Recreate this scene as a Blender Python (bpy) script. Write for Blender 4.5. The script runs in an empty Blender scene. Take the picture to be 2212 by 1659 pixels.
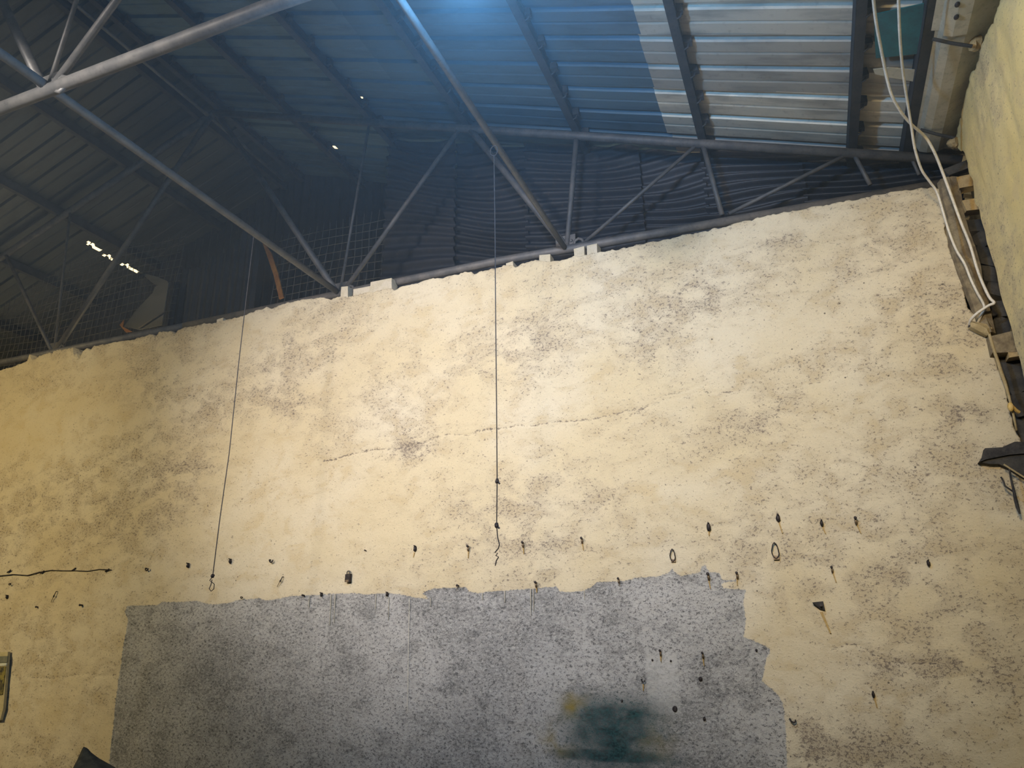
import bpy, bmesh, math, random
import numpy as np
from mathutils import Vector, Matrix
random.seed(7); RNG = np.random.default_rng(11)
scene = bpy.context.scene
COL = scene.collection

# ------------------------------------------------------------------ camera
FPX, PITCH, YAW, ROLL = 1592.5, .326192, -.376508, -.012639
CX, CY = 1106.0, 829.5
CAM = np.array([0, 0, 1.6])
def _axes():
    cp, sp, cy, sy, cr, sr = math.cos(PITCH), math.sin(PITCH), math.cos(YAW), math.sin(YAW), math.cos(ROLL), math.sin(ROLL)
    f = np.array([sy*cp, cy*cp, sp]); r = np.array([cy, -sy, 0.]); u = np.cross(r, f)
    return np.array([cr*r+sr*u, -sr*r+cr*u, f])
AX = _axes()
cam_d = bpy.data.cameras.new('camera'); cam = bpy.data.objects.new('camera', cam_d); COL.objects.link(cam)
m = Matrix.Identity(4)
for i in range(3):
    m[i][0] = AX[0][i]; m[i][1] = AX[1][i]; m[i][2] = -AX[2][i]; m[i][3] = CAM[i]
cam.matrix_world = m
cam_d.sensor_width = 36; cam_d.sensor_fit = 'HORIZONTAL'; cam_d.lens = FPX/2212*36; cam_d.clip_end = 200
scene.camera = cam
# pixel of the photograph -> point at a known distance (wall plane, roof plane, ...)
def ray(x, y): return AX.T @ np.array([(x-CX)/FPX, -(y-CY)/FPX, 1.])
def onY(x, y, Y): d = ray(x, y); return CAM + d*(Y/d[1])
def onX(x, y, X): d = ray(x, y); return CAM + d*(X/d[0])
def onZ(x, y, Z): d = ray(x, y); return CAM + d*((Z-1.6)/d[2])

# ------------------------------------------------------------------ world, exposure
w = bpy.data.worlds.new('world'); scene.world = w; w.use_nodes = True
bg = w.node_tree.nodes['Background']; bg.inputs['Color'].default_value = (1, .80, .42, 1); bg.inputs['Strength'].default_value = 2.2
vs = scene.view_settings
vs.view_transform = 'Standard'; vs.look = 'None'; vs.gamma = 1; vs.use_curve_mapping = False; vs.exposure = 0.0
cy_ = scene.cycles; cy_.use_adaptive_sampling = True; cy_.adaptive_threshold = .04
cy_.max_bounces = 4; cy_.diffuse_bounces = 2; cy_.glossy_bounces = 2; cy_.transmission_bounces = 2; cy_.volume_bounces = 0
cy_.use_light_tree = False; w.cycles.sampling_method = 'NONE'
cy_.caustics_reflective = False; cy_.caustics_refractive = False

# lamps of the hall and added amber fill lights: position, aim, watts, colour, cone, what it hangs on (bodies are built further down)
COOL = (.80, .90, 1.0); WARM = (1.0, .80, .46)
LAMPS = [
    ('bay',   (-1.28, 2.67, 4.99), None,              215, (.17, .52, 1.0), 0, 'blue-white bay lamp hanging under the nearer roof truss'),
    ('flood', (-1.00, -.88, 4.75), (-1.6, 6.0, 3.7),  480, (1.0, .90, .82), 62, 'white floodlight clamped to the rear truss, right of the pair'),
    ('flood', (-4.60, -.88, 4.75), (-3.7, 6.0, 3.8),  690, (1.0, .91, .82), 54, 'warm floodlight clamped to the rear truss, left of the pair'),
    ('flood', (-9.20, -.88, 4.75), (-9.0, 6.0, 2.4),  430, (1.0, .80, .42), 85, 'added amber fill light at the far left of the rear truss'),  # unseen fill light, added to brighten and warm the left of the wall
    ('flood', (-.85, 2.67, 4.90), (1.47, 5.0, 4.5), 45, (1.0, .74, .34), 50, 'small added amber fill light under the nearer truss, aimed at the right wall'),  # unseen fill light, added to make the right wall brighter and yellower
    ('flood', (-.20, -.88, 4.75),  (1.47, 4.9, 3.0),  240, (1.0, .77, .38), 70, 'added amber fill light beside the right wall on the rear truss'),  # unseen fill light, added to warm the right side
]

# ------------------------------------------------------------------ helpers
def link(o, parent=None):
    COL.objects.link(o)
    if parent is not None: o.parent = parent
    return o
def tag(o, label=None, cat=None, group=None, kind=None):
    if label: o['label'] = label
    if cat: o['category'] = cat
    if group: o['group'] = group
    if kind: o['kind'] = kind
    return o
def mesh(name, v, f, mat, parent=None, smooth=False, loc=None):
    me = bpy.data.meshes.new(name); me.from_pydata([tuple(map(float, p)) for p in v], [], f); me.update()
    if smooth: me.polygons.foreach_set('use_smooth', [True]*len(me.polygons))
    me.materials.append(mat)
    o = bpy.data.objects.new(name, me)
    if loc is not None: o.location = loc
    return link(o, parent)
def empty(name, loc=(0, 0, 0), parent=None):
    o = bpy.data.objects.new(name, None); o.location = loc; o.empty_display_size = .1
    return link(o, parent)
class MB:
    def __init__(s): s.v = []; s.f = []
    def add(s, v, f):
        k = len(s.v); s.v += [tuple(p) for p in v]; s.f += [tuple(i+k for i in q) for q in f]; return s
    def box(s, c, d, jit=0, rot=None):
        c = np.array(c, float); h = np.array(d, float)/2; vs_ = []
        for z in (-1, 1):
            for x, y in ((-1, -1), (1, -1), (1, 1), (-1, 1)):
                p = np.array([x, y, z])*h + RNG.uniform(-jit, jit, 3)
                if rot is not None: p = rot @ p
                vs_.append(c+p)
        return s.add(vs_, [(0, 3, 2, 1), (4, 5, 6, 7), (0, 1, 5, 4), (1, 2, 6, 5), (2, 3, 7, 6), (3, 0, 4, 7)])
    def tube(s, pts, r, n=8, closed=False):
        P = [np.array(p, float) for p in pts]; N = len(P)
        rs = r if hasattr(r, '__len__') else [r]*N
        vs_ = []; prev = None
        for i in range(N):
            if closed: t = P[(i+1) % N]-P[i-1]
            else: t = P[min(i+1, N-1)]-P[max(i-1, 0)]
            t = t/(np.linalg.norm(t)+1e-12)
            if prev is None:
                a = np.array([0, 0, 1.]) if abs(t[2]) < .9 else np.array([1., 0, 0])
                u = np.cross(t, a)
            else: u = prev - t*np.dot(prev, t)
            u /= np.linalg.norm(u)+1e-12; prev = u; q = np.cross(t, u)
            for k in range(n):
                an = 2*math.pi*k/n; vs_.append(P[i]+rs[i]*(math.cos(an)*u+math.sin(an)*q))
        fs = []
        for i in range(N if closed else N-1):
            a = i*n; b = ((i+1) % N)*n
            for k in range(n): fs.append((a+k, a+(k+1) % n, b+(k+1) % n, b+k))
        if not closed: fs += [tuple(range(n))[::-1], tuple((N-1)*n+k for k in range(n))]
        return s.add(vs_, fs)
    def ball(s, c, rad, n=8, m_=6, jit=0):
        c = np.array(c, float); rad = np.array(rad, float)*np.ones(3); vs_ = [c+np.array([0, 0, rad[2]])]
        for i in range(1, m_):
            th = math.pi*i/m_
            for k in range(n):
                ph = 2*math.pi*k/n
                vs_.append(c+rad*np.array([math.sin(th)*math.cos(ph), math.sin(th)*math.sin(ph), math.cos(th)])*(1+RNG.uniform(-jit, jit)))
        vs_.append(c-np.array([0, 0, rad[2]])); L = len(vs_)-1; fs = [(0, 1+k, 1+(k+1) % n) for k in range(n)]
        for i in range(m_-2):
            for k in range(n): a = 1+i*n; fs.append((a+k, a+n+k, a+n+(k+1) % n, a+(k+1) % n))
        a = 1+(m_-2)*n; fs += [(L, a+(k+1) % n, a+k) for k in range(n)]
        return s.add(vs_, fs)
    def prism(s, poly, d):          # 3D polygon extruded by the vector d
        d = np.array(d, float); n = len(poly); A = [np.array(p, float) for p in poly]
        return s.add(A+[p+d for p in A], [tuple(range(n)), tuple(range(2*n-1, n-1, -1))]+[(i, i+n, (i+1) % n+n, (i+1) % n) for i in range(n)])
    def build(s, name, mat, parent=None, smooth=False, loc=None):
        o = mesh(name, s.v, s.f, mat, parent, smooth, loc)
        return o
def local(mb, loc):
    l = np.array(loc, float); mb.v = [tuple(np.array(p)-l) for p in mb.v]; return mb
def vnoise(x, y, seed=0):
    """smooth value noise on arrays"""
    r = np.random.default_rng(seed).random((257, 257)); r[256] = r[0]; r[:, 256] = r[:, 0]; xi = np.floor(x).astype(int); yi = np.floor(y).astype(int)
    fx = x-xi; fy = y-yi; fx = fx*fx*(3-2*fx); fy = fy*fy*(3-2*fy); xi %= 256; yi %= 256
    return (r[xi, yi]*(1-fx)+r[xi+1, yi]*fx)*(1-fy)+(r[xi, yi+1]*(1-fx)+r[xi+1, yi+1]*fx)*fy - .5
def fbm(x, y, seed=0, o=4):
    t = 0; a = 1
    for i in range(o): t = t+a*vnoise(x*2**i, y*2**i, seed+i); a *= .5
    return t

# ------------------------------------------------------------------ materials
class NT:
    def __init__(s, name):
        s.m = bpy.data.materials.new(name); s.m.use_nodes = True; s.t = s.m.node_tree; s.n = s.t.nodes
        s.b = s.n['Principled BSDF']; s.geo = s.n.new('ShaderNodeNewGeometry'); s.pos = s.geo.outputs['Position']
    def l(s, a, b): s.t.links.new(a, b)
    def val(s, x, sock):
        if isinstance(x, (int, float)): sock.default_value = x
        elif isinstance(x, tuple): sock.default_value = x if len(x) == 4 or sock.type == 'VECTOR' else (*x, 1)
        else: s.l(x, sock)
    def math(s, op, a, b=0., c=None, clamp=False):
        n = s.n.new('ShaderNodeMath'); n.operation = op; n.use_clamp = clamp
        s.val(a, n.inputs[0]); s.val(b, n.inputs[1])
        if c is not None: s.val(c, n.inputs[2])
        return n.outputs[0]
    def scale(s, vec, xyz):
        n = s.n.new('ShaderNodeMapping'); s.l(vec, n.inputs[0]); n.inputs['Scale'].default_value = xyz; return n.outputs[0]
    def noise(s, sc, det=4, rough=.55, vec=None, dist=0):
        n = s.n.new('ShaderNodeTexNoise'); n.inputs['Scale'].default_value = sc; n.inputs['Detail'].default_value = det
        n.inputs['Roughness'].default_value = rough; n.inputs['Distortion'].default_value = dist
        s.l(vec or s.pos, n.inputs['Vector']); return n.outputs[0]
    def vor(s, sc, vec=None):
        n = s.n.new('ShaderNodeTexVoronoi'); n.inputs['Scale'].default_value = sc; s.l(vec or s.pos, n.inputs['Vector']); return n.outputs['Distance']
    def ss(s, x, a, b):
        n = s.n.new('ShaderNodeMapRange'); n.interpolation_type = 'SMOOTHSTEP'; s.val(x, n.inputs[0])
        s.val(a, n.inputs[1]); s.val(b, n.inputs[2]); n.inputs[3].default_value = 0; n.inputs[4].default_value = 1; return n.outputs[0]
    def mix(s, f, a, b, mode='MIX'):
        n = s.n.new('ShaderNodeMix'); n.data_type = 'RGBA'; n.blend_type = mode
        s.val(f, n.inputs[0]); s.val(a, n.inputs[6]); s.val(b, n.inputs[7]); return n.outputs[2]
    def attr(s, name):
        n = s.n.new('ShaderNodeAttribute'); n.attribute_name = name; return n
    def bump(s, h, st=.5, d=.01):
        n = s.n.new('ShaderNodeBump'); n.inputs['Strength'].default_value = st; n.inputs['Distance'].default_value = d
        s.l(h, n.inputs['Height']); s.l(n.outputs[0], s.b.inputs['Normal'])
    def out(s, col, rough=.8, metal=0.):
        s.val(col, s.b.inputs['Base Color']); s.val(rough, s.b.inputs['Roughness']); s.val(metal, s.b.inputs['Metallic']); return s.m

def simple(name, c1, c2, sc=6, rough=.7, metal=0., bump=.15, dirt=.35):
    t = NT(name); co = t.n.new('ShaderNodeTexCoord').outputs['Object']
    a = t.noise(sc, 5, .6, co); b = t.noise(sc*6, 4, .6, co)
    c = t.mix(t.ss(a, .35, .65), c1, c2)
    c = t.mix(t.math('MULTIPLY', t.ss(b, .5, .72), dirt), c, tuple(x*.35 for x in c1))
    if bump: t.bump(b, bump, .004)
    return t.out(c, rough, metal)

def plaster(name, back=True):
    t = NT(name)
    st = t.scale(t.pos, (1, 1, 1.5))
    n1 = t.noise(.8, 3, .55); n2 = t.noise(4.2, 4, .62, st, .4); n3 = t.noise(36, 3, .7, st, .5); n4 = t.noise(130, 2, .6)
    mx = t.math('ADD', t.math('MULTIPLY', n3, .62), t.math('MULTIPLY', n4, .38))
    c = t.mix(t.ss(n1, .35, .65), (.60, .505, .335), (.64, .565, .425)) if back else t.mix(t.ss(n1, .35, .65), (.66, .52, .23), (.68, .56, .30))
    c = t.mix(t.math('MULTIPLY', t.ss(n2, .50, .68), .55), c, (.56, .44, .25))
    if back: g = t.attr('grime').outputs['Fac']; crack = t.attr('crack').outputs['Fac']
    else: g = t.math('MULTIPLY', t.ss(n1, .40, .70), .9); crack = 0.0
    patch = t.math('MULTIPLY', g, t.ss(t.math('ADD', n2, t.math('MULTIPLY', g, .06)), .44, .62))
    # dirt caught in the rough plaster: grey smears with patches of small dark flecks
    c = t.mix(t.math('MULTIPLY', patch, .42, clamp=True), c, (.36, .30, .225))
    c = t.mix(t.math('MULTIPLY', t.ss(n3, .52, .74), t.math('MULTIPLY', t.math('ADD', patch, .25), .5)), c, (.27, .215, .17))
    th = t.math('SUBTRACT', .605, t.math('MULTIPLY', t.math('ADD', patch, t.math('MULTIPLY', g, .25)), .058))
    flk = t.ss(mx, th, t.math('ADD', th, .030))
    c = t.mix(t.math('MULTIPLY', flk, .68), c, (.115, .092, .088))
    v = t.vor(7.0); pit = t.math('MULTIPLY', t.ss(v, .060, .038), t.ss(n1, .44, .56))
    c = t.mix(t.math('MULTIPLY', pit, .85), c, (.06, .05, .05))
    c = t.mix(t.math('MULTIPLY', t.ss(n4, .35, .7), .14), c, (.34, .28, .17))
    if back:
        ck = t.math('MULTIPLY', t.ss(t.math('MULTIPLY', crack, t.ss(n3, .34, .62)), .30, .62), t.math('MULTIPLY', t.ss(n2, .36, .55), .78))
        c = t.mix(ck, c, (.15, .12, .10))
        # bare grey render where the paint stops
        sd = t.attr('patch').outputs['Fac']
        pm = t.ss(t.math('ADD', sd, t.math('MULTIPLY', t.math('SUBTRACT', n3, .5), .035)), -.003, .005)
        grey = t.mix(t.ss(n1, .38, .62), (.28, .275, .27), (.41, .40, .39))
        grey = t.mix(t.math('MULTIPLY', t.ss(n2, .46, .64), .50), grey, (.14, .14, .138))
        grey = t.mix(t.math('MULTIPLY', t.ss(mx, .515, .60), .80), grey, (.06, .06, .064))
        grey = t.mix(t.math('MULTIPLY', t.ss(mx, .475, .40), .60), grey, (.50, .49, .47))
        stn = t.attr('stain'); sep = t.n.new('ShaderNodeSeparateColor'); t.l(stn.outputs['Color'], sep.inputs[0])
        nn = t.math('ADD', .35, t.math('MULTIPLY', n2, 1.2))
        grey = t.mix(t.math('MULTIPLY', sep.outputs[2], .45), grey, (.52, .51, .49))       # pale scraped rectangle
        teal = t.mix(t.ss(n3, .4, .62), (.010, .030, .036), (.022, .075, .080))
        grey = t.mix(t.math('MULTIPLY', t.math('MULTIPLY', sep.outputs[0], nn), .92, clamp=True), grey, teal)
        grey = t.mix(t.math('MULTIPLY', t.math('MULTIPLY', sep.outputs[1], nn), 1., clamp=True), grey, (.24, .18, .04))
        c = t.mix(pm, c, grey)
    t.bump(n3, .5, .009)
    return t.out(c, .92)

def sheetmetal(name, c1, c2, rust=.25):
    t = NT(name); oi = t.n.new('ShaderNodeObjectInfo'); rnd = oi.outputs['Random']
    c = t.mix(rnd, c1, c2)
    s1 = t.noise(3, 5, .6, t.scale(t.pos, (.35, 2.0, 1))); s2 = t.noise(18, 5, .65)
    c = t.mix(t.math('MULTIPLY', t.ss(s1, .45, .7), .5), c, tuple(x*.45 for x in c1))
    c = t.mix(t.math('MULTIPLY', t.ss(s2, .55, .75), rust), c, (.13, .085, .055))
    t.bump(s2, .12, .004)
    return t.out(c, .55, .15)

M = {}
M['wall'] = plaster('aged_yellow_plaster'); M['wall_side'] = plaster('aged_yellow_plaster_side', False)
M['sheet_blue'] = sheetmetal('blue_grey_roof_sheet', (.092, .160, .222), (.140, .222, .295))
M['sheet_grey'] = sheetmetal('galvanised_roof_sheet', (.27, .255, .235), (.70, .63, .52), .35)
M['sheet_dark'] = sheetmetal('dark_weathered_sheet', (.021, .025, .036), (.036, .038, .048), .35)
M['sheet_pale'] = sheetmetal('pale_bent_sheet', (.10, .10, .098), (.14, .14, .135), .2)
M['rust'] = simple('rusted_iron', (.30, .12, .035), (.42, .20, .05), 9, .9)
M['sheet_shaded'] = sheetmetal('shaded_roof_sheet', (.042, .052, .054), (.066, .076, .078))  # darker copy of the roof sheet: shade of the left slope put into its colour
M['steel'] = simple('grey_painted_steel', (.085, .085, .09), (.14, .13, .125), 7, .6, .2)
M['steel_light'] = simple('pale_painted_steel', (.10, .102, .105), (.15, .148, .145), 7, .5, .2)
M['purlin'] = simple('dark_purlin_steel', (.028, .032, .04), (.05, .05, .055), 7, .7, .2)
M['wire'] = simple('dark_wire', (.03, .027, .03), (.05, .045, .045), 30, .6, .3, 0)
M['mesh_wire'] = simple('dull_grid_wire', (.085, .085, .085), (.13, .125, .12), 20, .6, .3, 0)
M['string'] = simple('pale_string', (.62, .58, .48), (.7, .66, .56), 40, .9, 0, 0)
M['drip'] = simple('dried_paint_drip', (.40, .37, .30), (.46, .43, .36), 40, .9, 0, 0)
M['cable'] = simple('white_cable', (.60, .57, .52), (.72, .68, .62), 12, .5, 0, .05)
M['iron'] = simple('blackened_iron', (.022, .018, .02), (.05, .04, .04), 40, .6, .4)
M['brass'] = simple('old_brass', (.16, .11, .07), (.22, .17, .11), 60, .5, .5)
M['brick'] = simple('yellow_washed_brick', (.36, .26, .13), (.46, .35, .19), 12, .95, 0, .4)
M['stub'] = simple('washed_brick_stub', (.50, .44, .32), (.56, .50, .40), 14, .95, 0, .4)
M['stone'] = simple('dark_rubble_stone', (.030, .031, .034), (.065, .06, .055), 9, .95, 0, .5)
M['concrete'] = simple('crumbling_brown_concrete', (.15, .115, .075), (.27, .22, .14), 14, .95, 0, .6)
M['wood'] = simple('weathered_wood', (.35, .27, .14), (.44, .35, .2), 14, .9, 0, .3)
M['charred'] = simple('charred_timber', (.022, .022, .025), (.06, .055, .055), 16, .9, 0, .6)
M['lump'] = simple('orange_mortar', (.62, .40, .10), (.70, .50, .2), 22, .9, 0, .4)
M['teal'] = simple('teal_plastic_sheet', (.001, .075, .09), (.003, .115, .13), 7, .5, 0, .1)
M['zinc'] = simple('zinc_gutter', (.42, .39, .31), (.52, .48, .39), 6, .5, .2, .1)
M['floor'] = simple('dusty_concrete_floor', (.16, .15, .135), (.22, .205, .18), 1.5, .9)
M['tarp'] = simple('dark_canvas', (.025, .03, .034), (.05, .055, .055), 12, .95)
M['frame'] = simple('olive_frame', (.46, .39, .22), (.52, .45, .27), 14, .9)
M['print'] = simple('dark_print', (.03, .03, .035), (.30, .25, .07), 22, .6, 0, 0)
M['printband'] = simple('grey_green_band', (.16, .165, .13), (.20, .20, .16), 14, .6, 0, 0)
M['printwhite'] = simple('white_paper', (.6, .6, .52), (.66, .66, .58), 14, .6, 0, 0)
M['rust_stain'] = simple('rust_streak', (.40, .27, .10), (.46, .33, .15), 40, .95, 0, 0)
M['housing'] = simple('lamp_housing', (.08, .08, .085), (.12, .12, .12), 12, .5, .4)
def emis(name, c, s):
    t = NT(name); t.b.inputs['Emission Color'].default_value = (*c, 1); t.b.inputs['Emission Strength'].default_value = s; t.m.cycles.emission_sampling = 'NONE'; return t.out((.8, .8, .8), .4)

# ------------------------------------------------------------------ dimensions of the hall
YW = 6.0; YT = 6.13                    # wall face, truss plane
RIDGE = np.array([-6.64, 8.23]); HEEL = np.array([1.57, 5.21]); SL = (RIDGE[1]-HEEL[1])/(HEEL[0]-RIDGE[0])
ZB = 5.16                              # bottom chord of the trusses
XR = 1.47; XL = 2*RIDGE[0]-XR
YN, YF = -7.0, 7.95                    # rear wall, far gable
def roofz(X, off=0): return RIDGE[1]-SL*abs(X-RIDGE[0])+off

# ------------------------------------------------------------------ back wall
TOP = [(-400, 893), (0, 800), (28, 792), (58, 780), (64, 764), (70, 779), (76, 776), (84, 768), (108, 762), (112, 768), (116, 758), (158, 752), (161, 772), (166, 762), (172, 776), (181, 758), (190, 752), (196, 758), (204, 748), (226, 745), (250, 739), (262, 737), (288, 733), (330, 720), (335, 730), (342, 718), (370, 716), (378, 722), (384, 712), (440, 700), (480, 694), (520, 683), (530, 680), (576, 663), (584, 668), (600, 660), (640, 650), (668, 646), (700, 643), (716, 648), (730, 641), (737, 640), (752, 641), (764, 638), (846, 622), (850, 628), (872, 616), (905, 612), (930, 601), (960, 599), (1000, 589), (1018, 587), (1024, 594), (1040, 584), (1060, 582), (1094, 574), (1108, 573), (1113, 578), (1130, 570), (1163, 562), (1190, 566), (1236, 558), (1240, 554), (1294, 545), (1330, 540), (1400, 525), (1480, 508), (1560, 491), (1660, 466), (1760, 446), (1830, 433), (1900, 420), (1960, 409), (2010, 403), (2034, 408), (2120, 400)]
RIGHT = [(2031, 405), (2036, 430), (2050, 470), (2046, 520), (2055, 560), (2072, 600), (2084, 640), (2096, 690), (2106, 705), (2130, 712), (2140, 735), (2146, 765), (2152, 792), (2160, 820), (2175, 850), (2182, 880), (2186, 910), (2197, 950), (2216, 985), (2240, 1080), (2270, 1150)]
PATCH = [(232, 1680), (240, 1600), (252, 1500), (268, 1390), (277, 1340), (270, 1322), (276, 1308), (340, 1307), (352, 1300), (395, 1300), (425, 1297), (440, 1302), (462, 1306), (500, 1301), (512, 1296), (560, 1292), (575, 1297), (600, 1293), (632, 1287), (690, 1285), (720, 1282), (770, 1281), (790, 1284), (830, 1281), (862, 1283), (900, 1291), (925, 1293), (912, 1281), (935, 1271), (1008, 1268), (1012, 1277), (1032, 1281), (1060, 1277), (1120, 1273), (1150, 1271), (1202, 1266), (1208, 1276), (1230, 1279), (1262, 1275), (1280, 1266), (1290, 1257), (1330, 1256), (1364, 1252), (1366, 1248), (1420, 1245), (1445, 1237), (1452, 1226), (1458, 1236), (1470, 1244), (1490, 1240), (1512, 1236), (1516, 1222), (1524, 1220), (1532, 1234), (1555, 1238), (1560, 1252), (1590, 1253), (1592, 1256), (1558, 1260), (1562, 1270), (1612, 1274), (1606, 1300), (1612, 1340), (1606, 1375), (1630, 1385), (1662, 1400), (1665, 1410), (1655, 1425), (1650, 1455), (1646, 1470), (1680, 1500), (1692, 1520), (1697, 1570), (1702, 1680)]
CRACKS = [(.012, 1, [(700, 995), (760, 978), (820, 972), (880, 965), (940, 942), (1010, 935), (1060, 930), (1140, 916), (1215, 911), (1262, 907), (1305, 903)]), (.010, .9, [(1305, 903), (1380, 884), (1450, 860), (1500, 848), (1560, 852), (1600, 842)]),
          (.010, .8, [(1360, 900), (1420, 862), (1470, 842), (1530, 834)]), (.012, .9, [(1800, 1398), (1830, 1392), (1865, 1397), (1890, 1418), (1925, 1432), (1960, 1437), (2010, 1432), (2030, 1440)]),
          (.010, .7, [(1680, 850), (1740, 830), (1800, 820), (1850, 800)]), (.010, .6, [(1880, 790), (1930, 800), (1960, 815)]), (.014, .7, [(60, 1464), (140, 1462), (200, 1458), (250, 1460)]), (.010, .6, [(1790, 1005), (1830, 1000)]),
          (.010, .75, [(1140, 655), (1180, 640), (1215, 636), (1236, 612)]), (.012, .6, [(330, 1030), (400, 1020), (470, 1010)]), (.012, .6, [(2060, 1470), (2110, 1455)]), (.01, .6, [(1018, 614), (1040, 607)])]
BLOBS = [(1680, 520, 70, 22, .9), (1640, 600, 150, 60, .6), (1440, 690, 120, 60, .55), (1410, 780, 90, 70, .6), (1520, 640, 60, 40, .5), (880, 972, 50, 24, 1), (420, 1012, 80, 34, .7), (1310, 1095, 60, 60, .5), (1640, 920, 70, 40, .7), (330, 940, 130, 70, .45), (1900, 560, 160, 70, .4),
         (640, 880, 60, 40, .6), (1560, 1190, 160, 60, .35), (1880, 1610, 200, 70, .6), (2100, 1450, 90, 50, .7), (1900, 1440, 120, 30, .7), (800, 840, 80, 60, .4), (520, 830, 120, 60, .35), (1170, 720, 90, 60, .35), (300, 1120, 200, 80, .3), (1200, 1180, 220, 40, .3), (2040, 700, 70, 100, .35), (2085, 895, 32, 18, 1.1), (720, 960, 90, 40, .5), (960, 1100, 140, 60, .35), (1730, 1600, 80, 60, .6), (240, 1500, 60, 90, .5), (1720, 800, 160, 70, .3), (130, 1640, 120, 60, .6), (600, 790, 80, 50, .4), (1180, 1010, 120, 50, .3), (1480, 960, 120, 60, .35), (1950, 1250, 120, 60, .35)]
def segd(px, pz, a, b):
    dx, dz = b[0]-a[0], b[1]-a[1]; t = np.clip(((px-a[0])*dx+(pz-a[1])*dz)/(dx*dx+dz*dz+1e-12), 0, 1)
    return np.hypot(px-a[0]-t*dx, pz-a[1]-t*dz)
def wp(x, y): p = onY(x, y, YW); return (p[0], p[2])
top = np.array([wp(*p) for p in TOP]); rig = np.array([wp(*p) for p in RIGHT])[::-1]
X0W, STEP = -10.6, .0135
nx = int((1.60-X0W)/STEP)+1; nz = 370
uu = np.linspace(0, 1, nx); vv = np.linspace(0, 1, nz)
U, V = np.meshgrid(uu, vv, indexing='ij')
zt0 = np.interp(X0W+U*(1.60-X0W), top[:, 0], top[:, 1])
ZLIN = 5.02
Zg = V*zt0
xr = np.interp(Zg, np.r_[0, rig[:, 1]], np.r_[1.62, rig[:, 0]])
xr = xr + .012*vnoise(Zg*14, Zg*0+3, 40) + .01*vnoise(Zg*40, Zg*0+7, 41)
Xb = X0W+U*(1.60-X0W); k = np.clip((Xb-.6)/(1.0), 0, 1); Xg = Xb+k*(xr-1.60)
ztop = np.interp(Xg, top[:, 0], top[:, 1])
ztop = ztop + .014*vnoise(Xg*16, Xg*0+1, 50)+.014*vnoise(Xg*45, Xg*0+5, 51)
Zg = V*ZLIN+(ztop-ZLIN)*np.clip((V-.80)/.20, 0, 1)**2
# signed distance to the grey patch
poly = np.array([wp(*p) for p in PATCH]); inside = np.zeros(Xg.shape, bool); dist = np.full(Xg.shape, 9.)
for i in range(len(poly)):
    a, b = poly[i], poly[(i+1) % len(poly)]
    c = ((a[1] > Zg) != (b[1] > Zg)) & (Xg < (b[0]-a[0])*(Zg-a[1])/(b[1]-a[1]+1e-12)+a[0]); inside ^= c
    if i < len(poly)-1: dist = np.minimum(dist, segd(Xg, Zg, a, b))
sdf = np.where(inside, dist, -dist)
crack = np.zeros(Xg.shape)
for wd, st, pl in CRACKS:
    q = [wp(*p) for p in pl]; d = np.full(Xg.shape, 9.)
    jx = .02*fbm(Xg*5, Zg*5, 60, 3); jz = .035*fbm(Xg*6, Zg*6, 66, 3)
    for a, b in zip(q[:-1], q[1:]): d = np.minimum(d, segd(Xg+jx, Zg+jz, a, b))
    crack = np.maximum(crack, st*np.exp(-(d/wd)**2))
grime = .50+.9*np.clip(fbm(Xg*.9, Zg*1.5, 70, 4), -.4, .5)
for bx, by, rx, rz, am in BLOBS:
    c0 = wp(bx, by); sx = abs(wp(bx+rx, by)[0]-c0[0]); sz = abs(wp(bx, by+rz)[1]-c0[1])
    grime += am*np.exp(-((Xg-c0[0])/sx)**2-((Zg-c0[1])/sz)**2)
grime = np.clip(grime+.6*np.exp(-(ztop-Zg)/.06)*.6, 0, 1.6)
def blob(bx, by, rx, rz, p=2):
    c0 = wp(bx, by); sx = abs(wp(bx+rx, by)[0]-c0[0]); sz = abs(wp(bx, by+rz)[1]-c0[1])
    return np.exp(-(np.abs((Xg-c0[0])/sx))**p-(np.abs((Zg-c0[1])/sz))**p)
warp = 1+.5*fbm(Xg*4, Zg*4, 80, 3)
teal = np.clip(1.3*blob(1320, 1572, 108, 68, 3)*warp+.9*blob(1325, 1634, 130, 12, 4)+.5*blob(1330, 1665, 130, 18, 3), 0, 1)
ochre = np.clip(np.clip(fbm(Xg*11, Zg*11, 85, 4)+.35, 0, 1)*(1.1*blob(1240, 1520, 26, 28)+.7*blob(1190, 1605, 46, 40)+.5*blob(1420, 1600, 46, 40)), 0, 1)
pale = np.clip(blob(1432, 1476, 34, 66, 40)*1.3, 0, 1)
ptx = np.where(sdf > 0, .004*np.clip(sdf/.01, 0, 1), 0)
Yg = YW+.012*fbm(Xg*1.3, Zg*1.6, 90, 4)+.006*fbm(Xg*9, Zg*11, 95, 3)+ptx+.008*crack
verts = np.stack([Xg, Yg, Zg], -1).reshape(-1, 3)
def gidx(i, j): return i*nz+j
I, J = np.meshgrid(np.arange(nx-1), np.arange(nz-1), indexing='ij'); I = I.ravel(); J = J.ravel()
faces = np.stack([gidx(I, J), gidx(I+1, J), gidx(I+1, J+1), gidx(I, J+1)], -1)
nv = len(verts); TH = .30
tv = np.stack([Xg[:, -1], np.full(nx, YW+TH), Zg[:, -1]+.02], -1)      # rear edge of the broken top
ti = np.arange(nx-1); ft = np.stack([gidx(ti, nz-1), gidx(ti+1, nz-1), nv+ti+1, nv+ti], -1)
rv = np.stack([Xg[-1, :]+.0, np.full(nz, YW+TH), Zg[-1, :]], -1); rj = np.arange(nz-1)
fr = np.stack([nv+nx+rj, nv+nx+rj+1, gidx(nx-1, rj+1), gidx(nx-1, rj)], -1)
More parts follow.
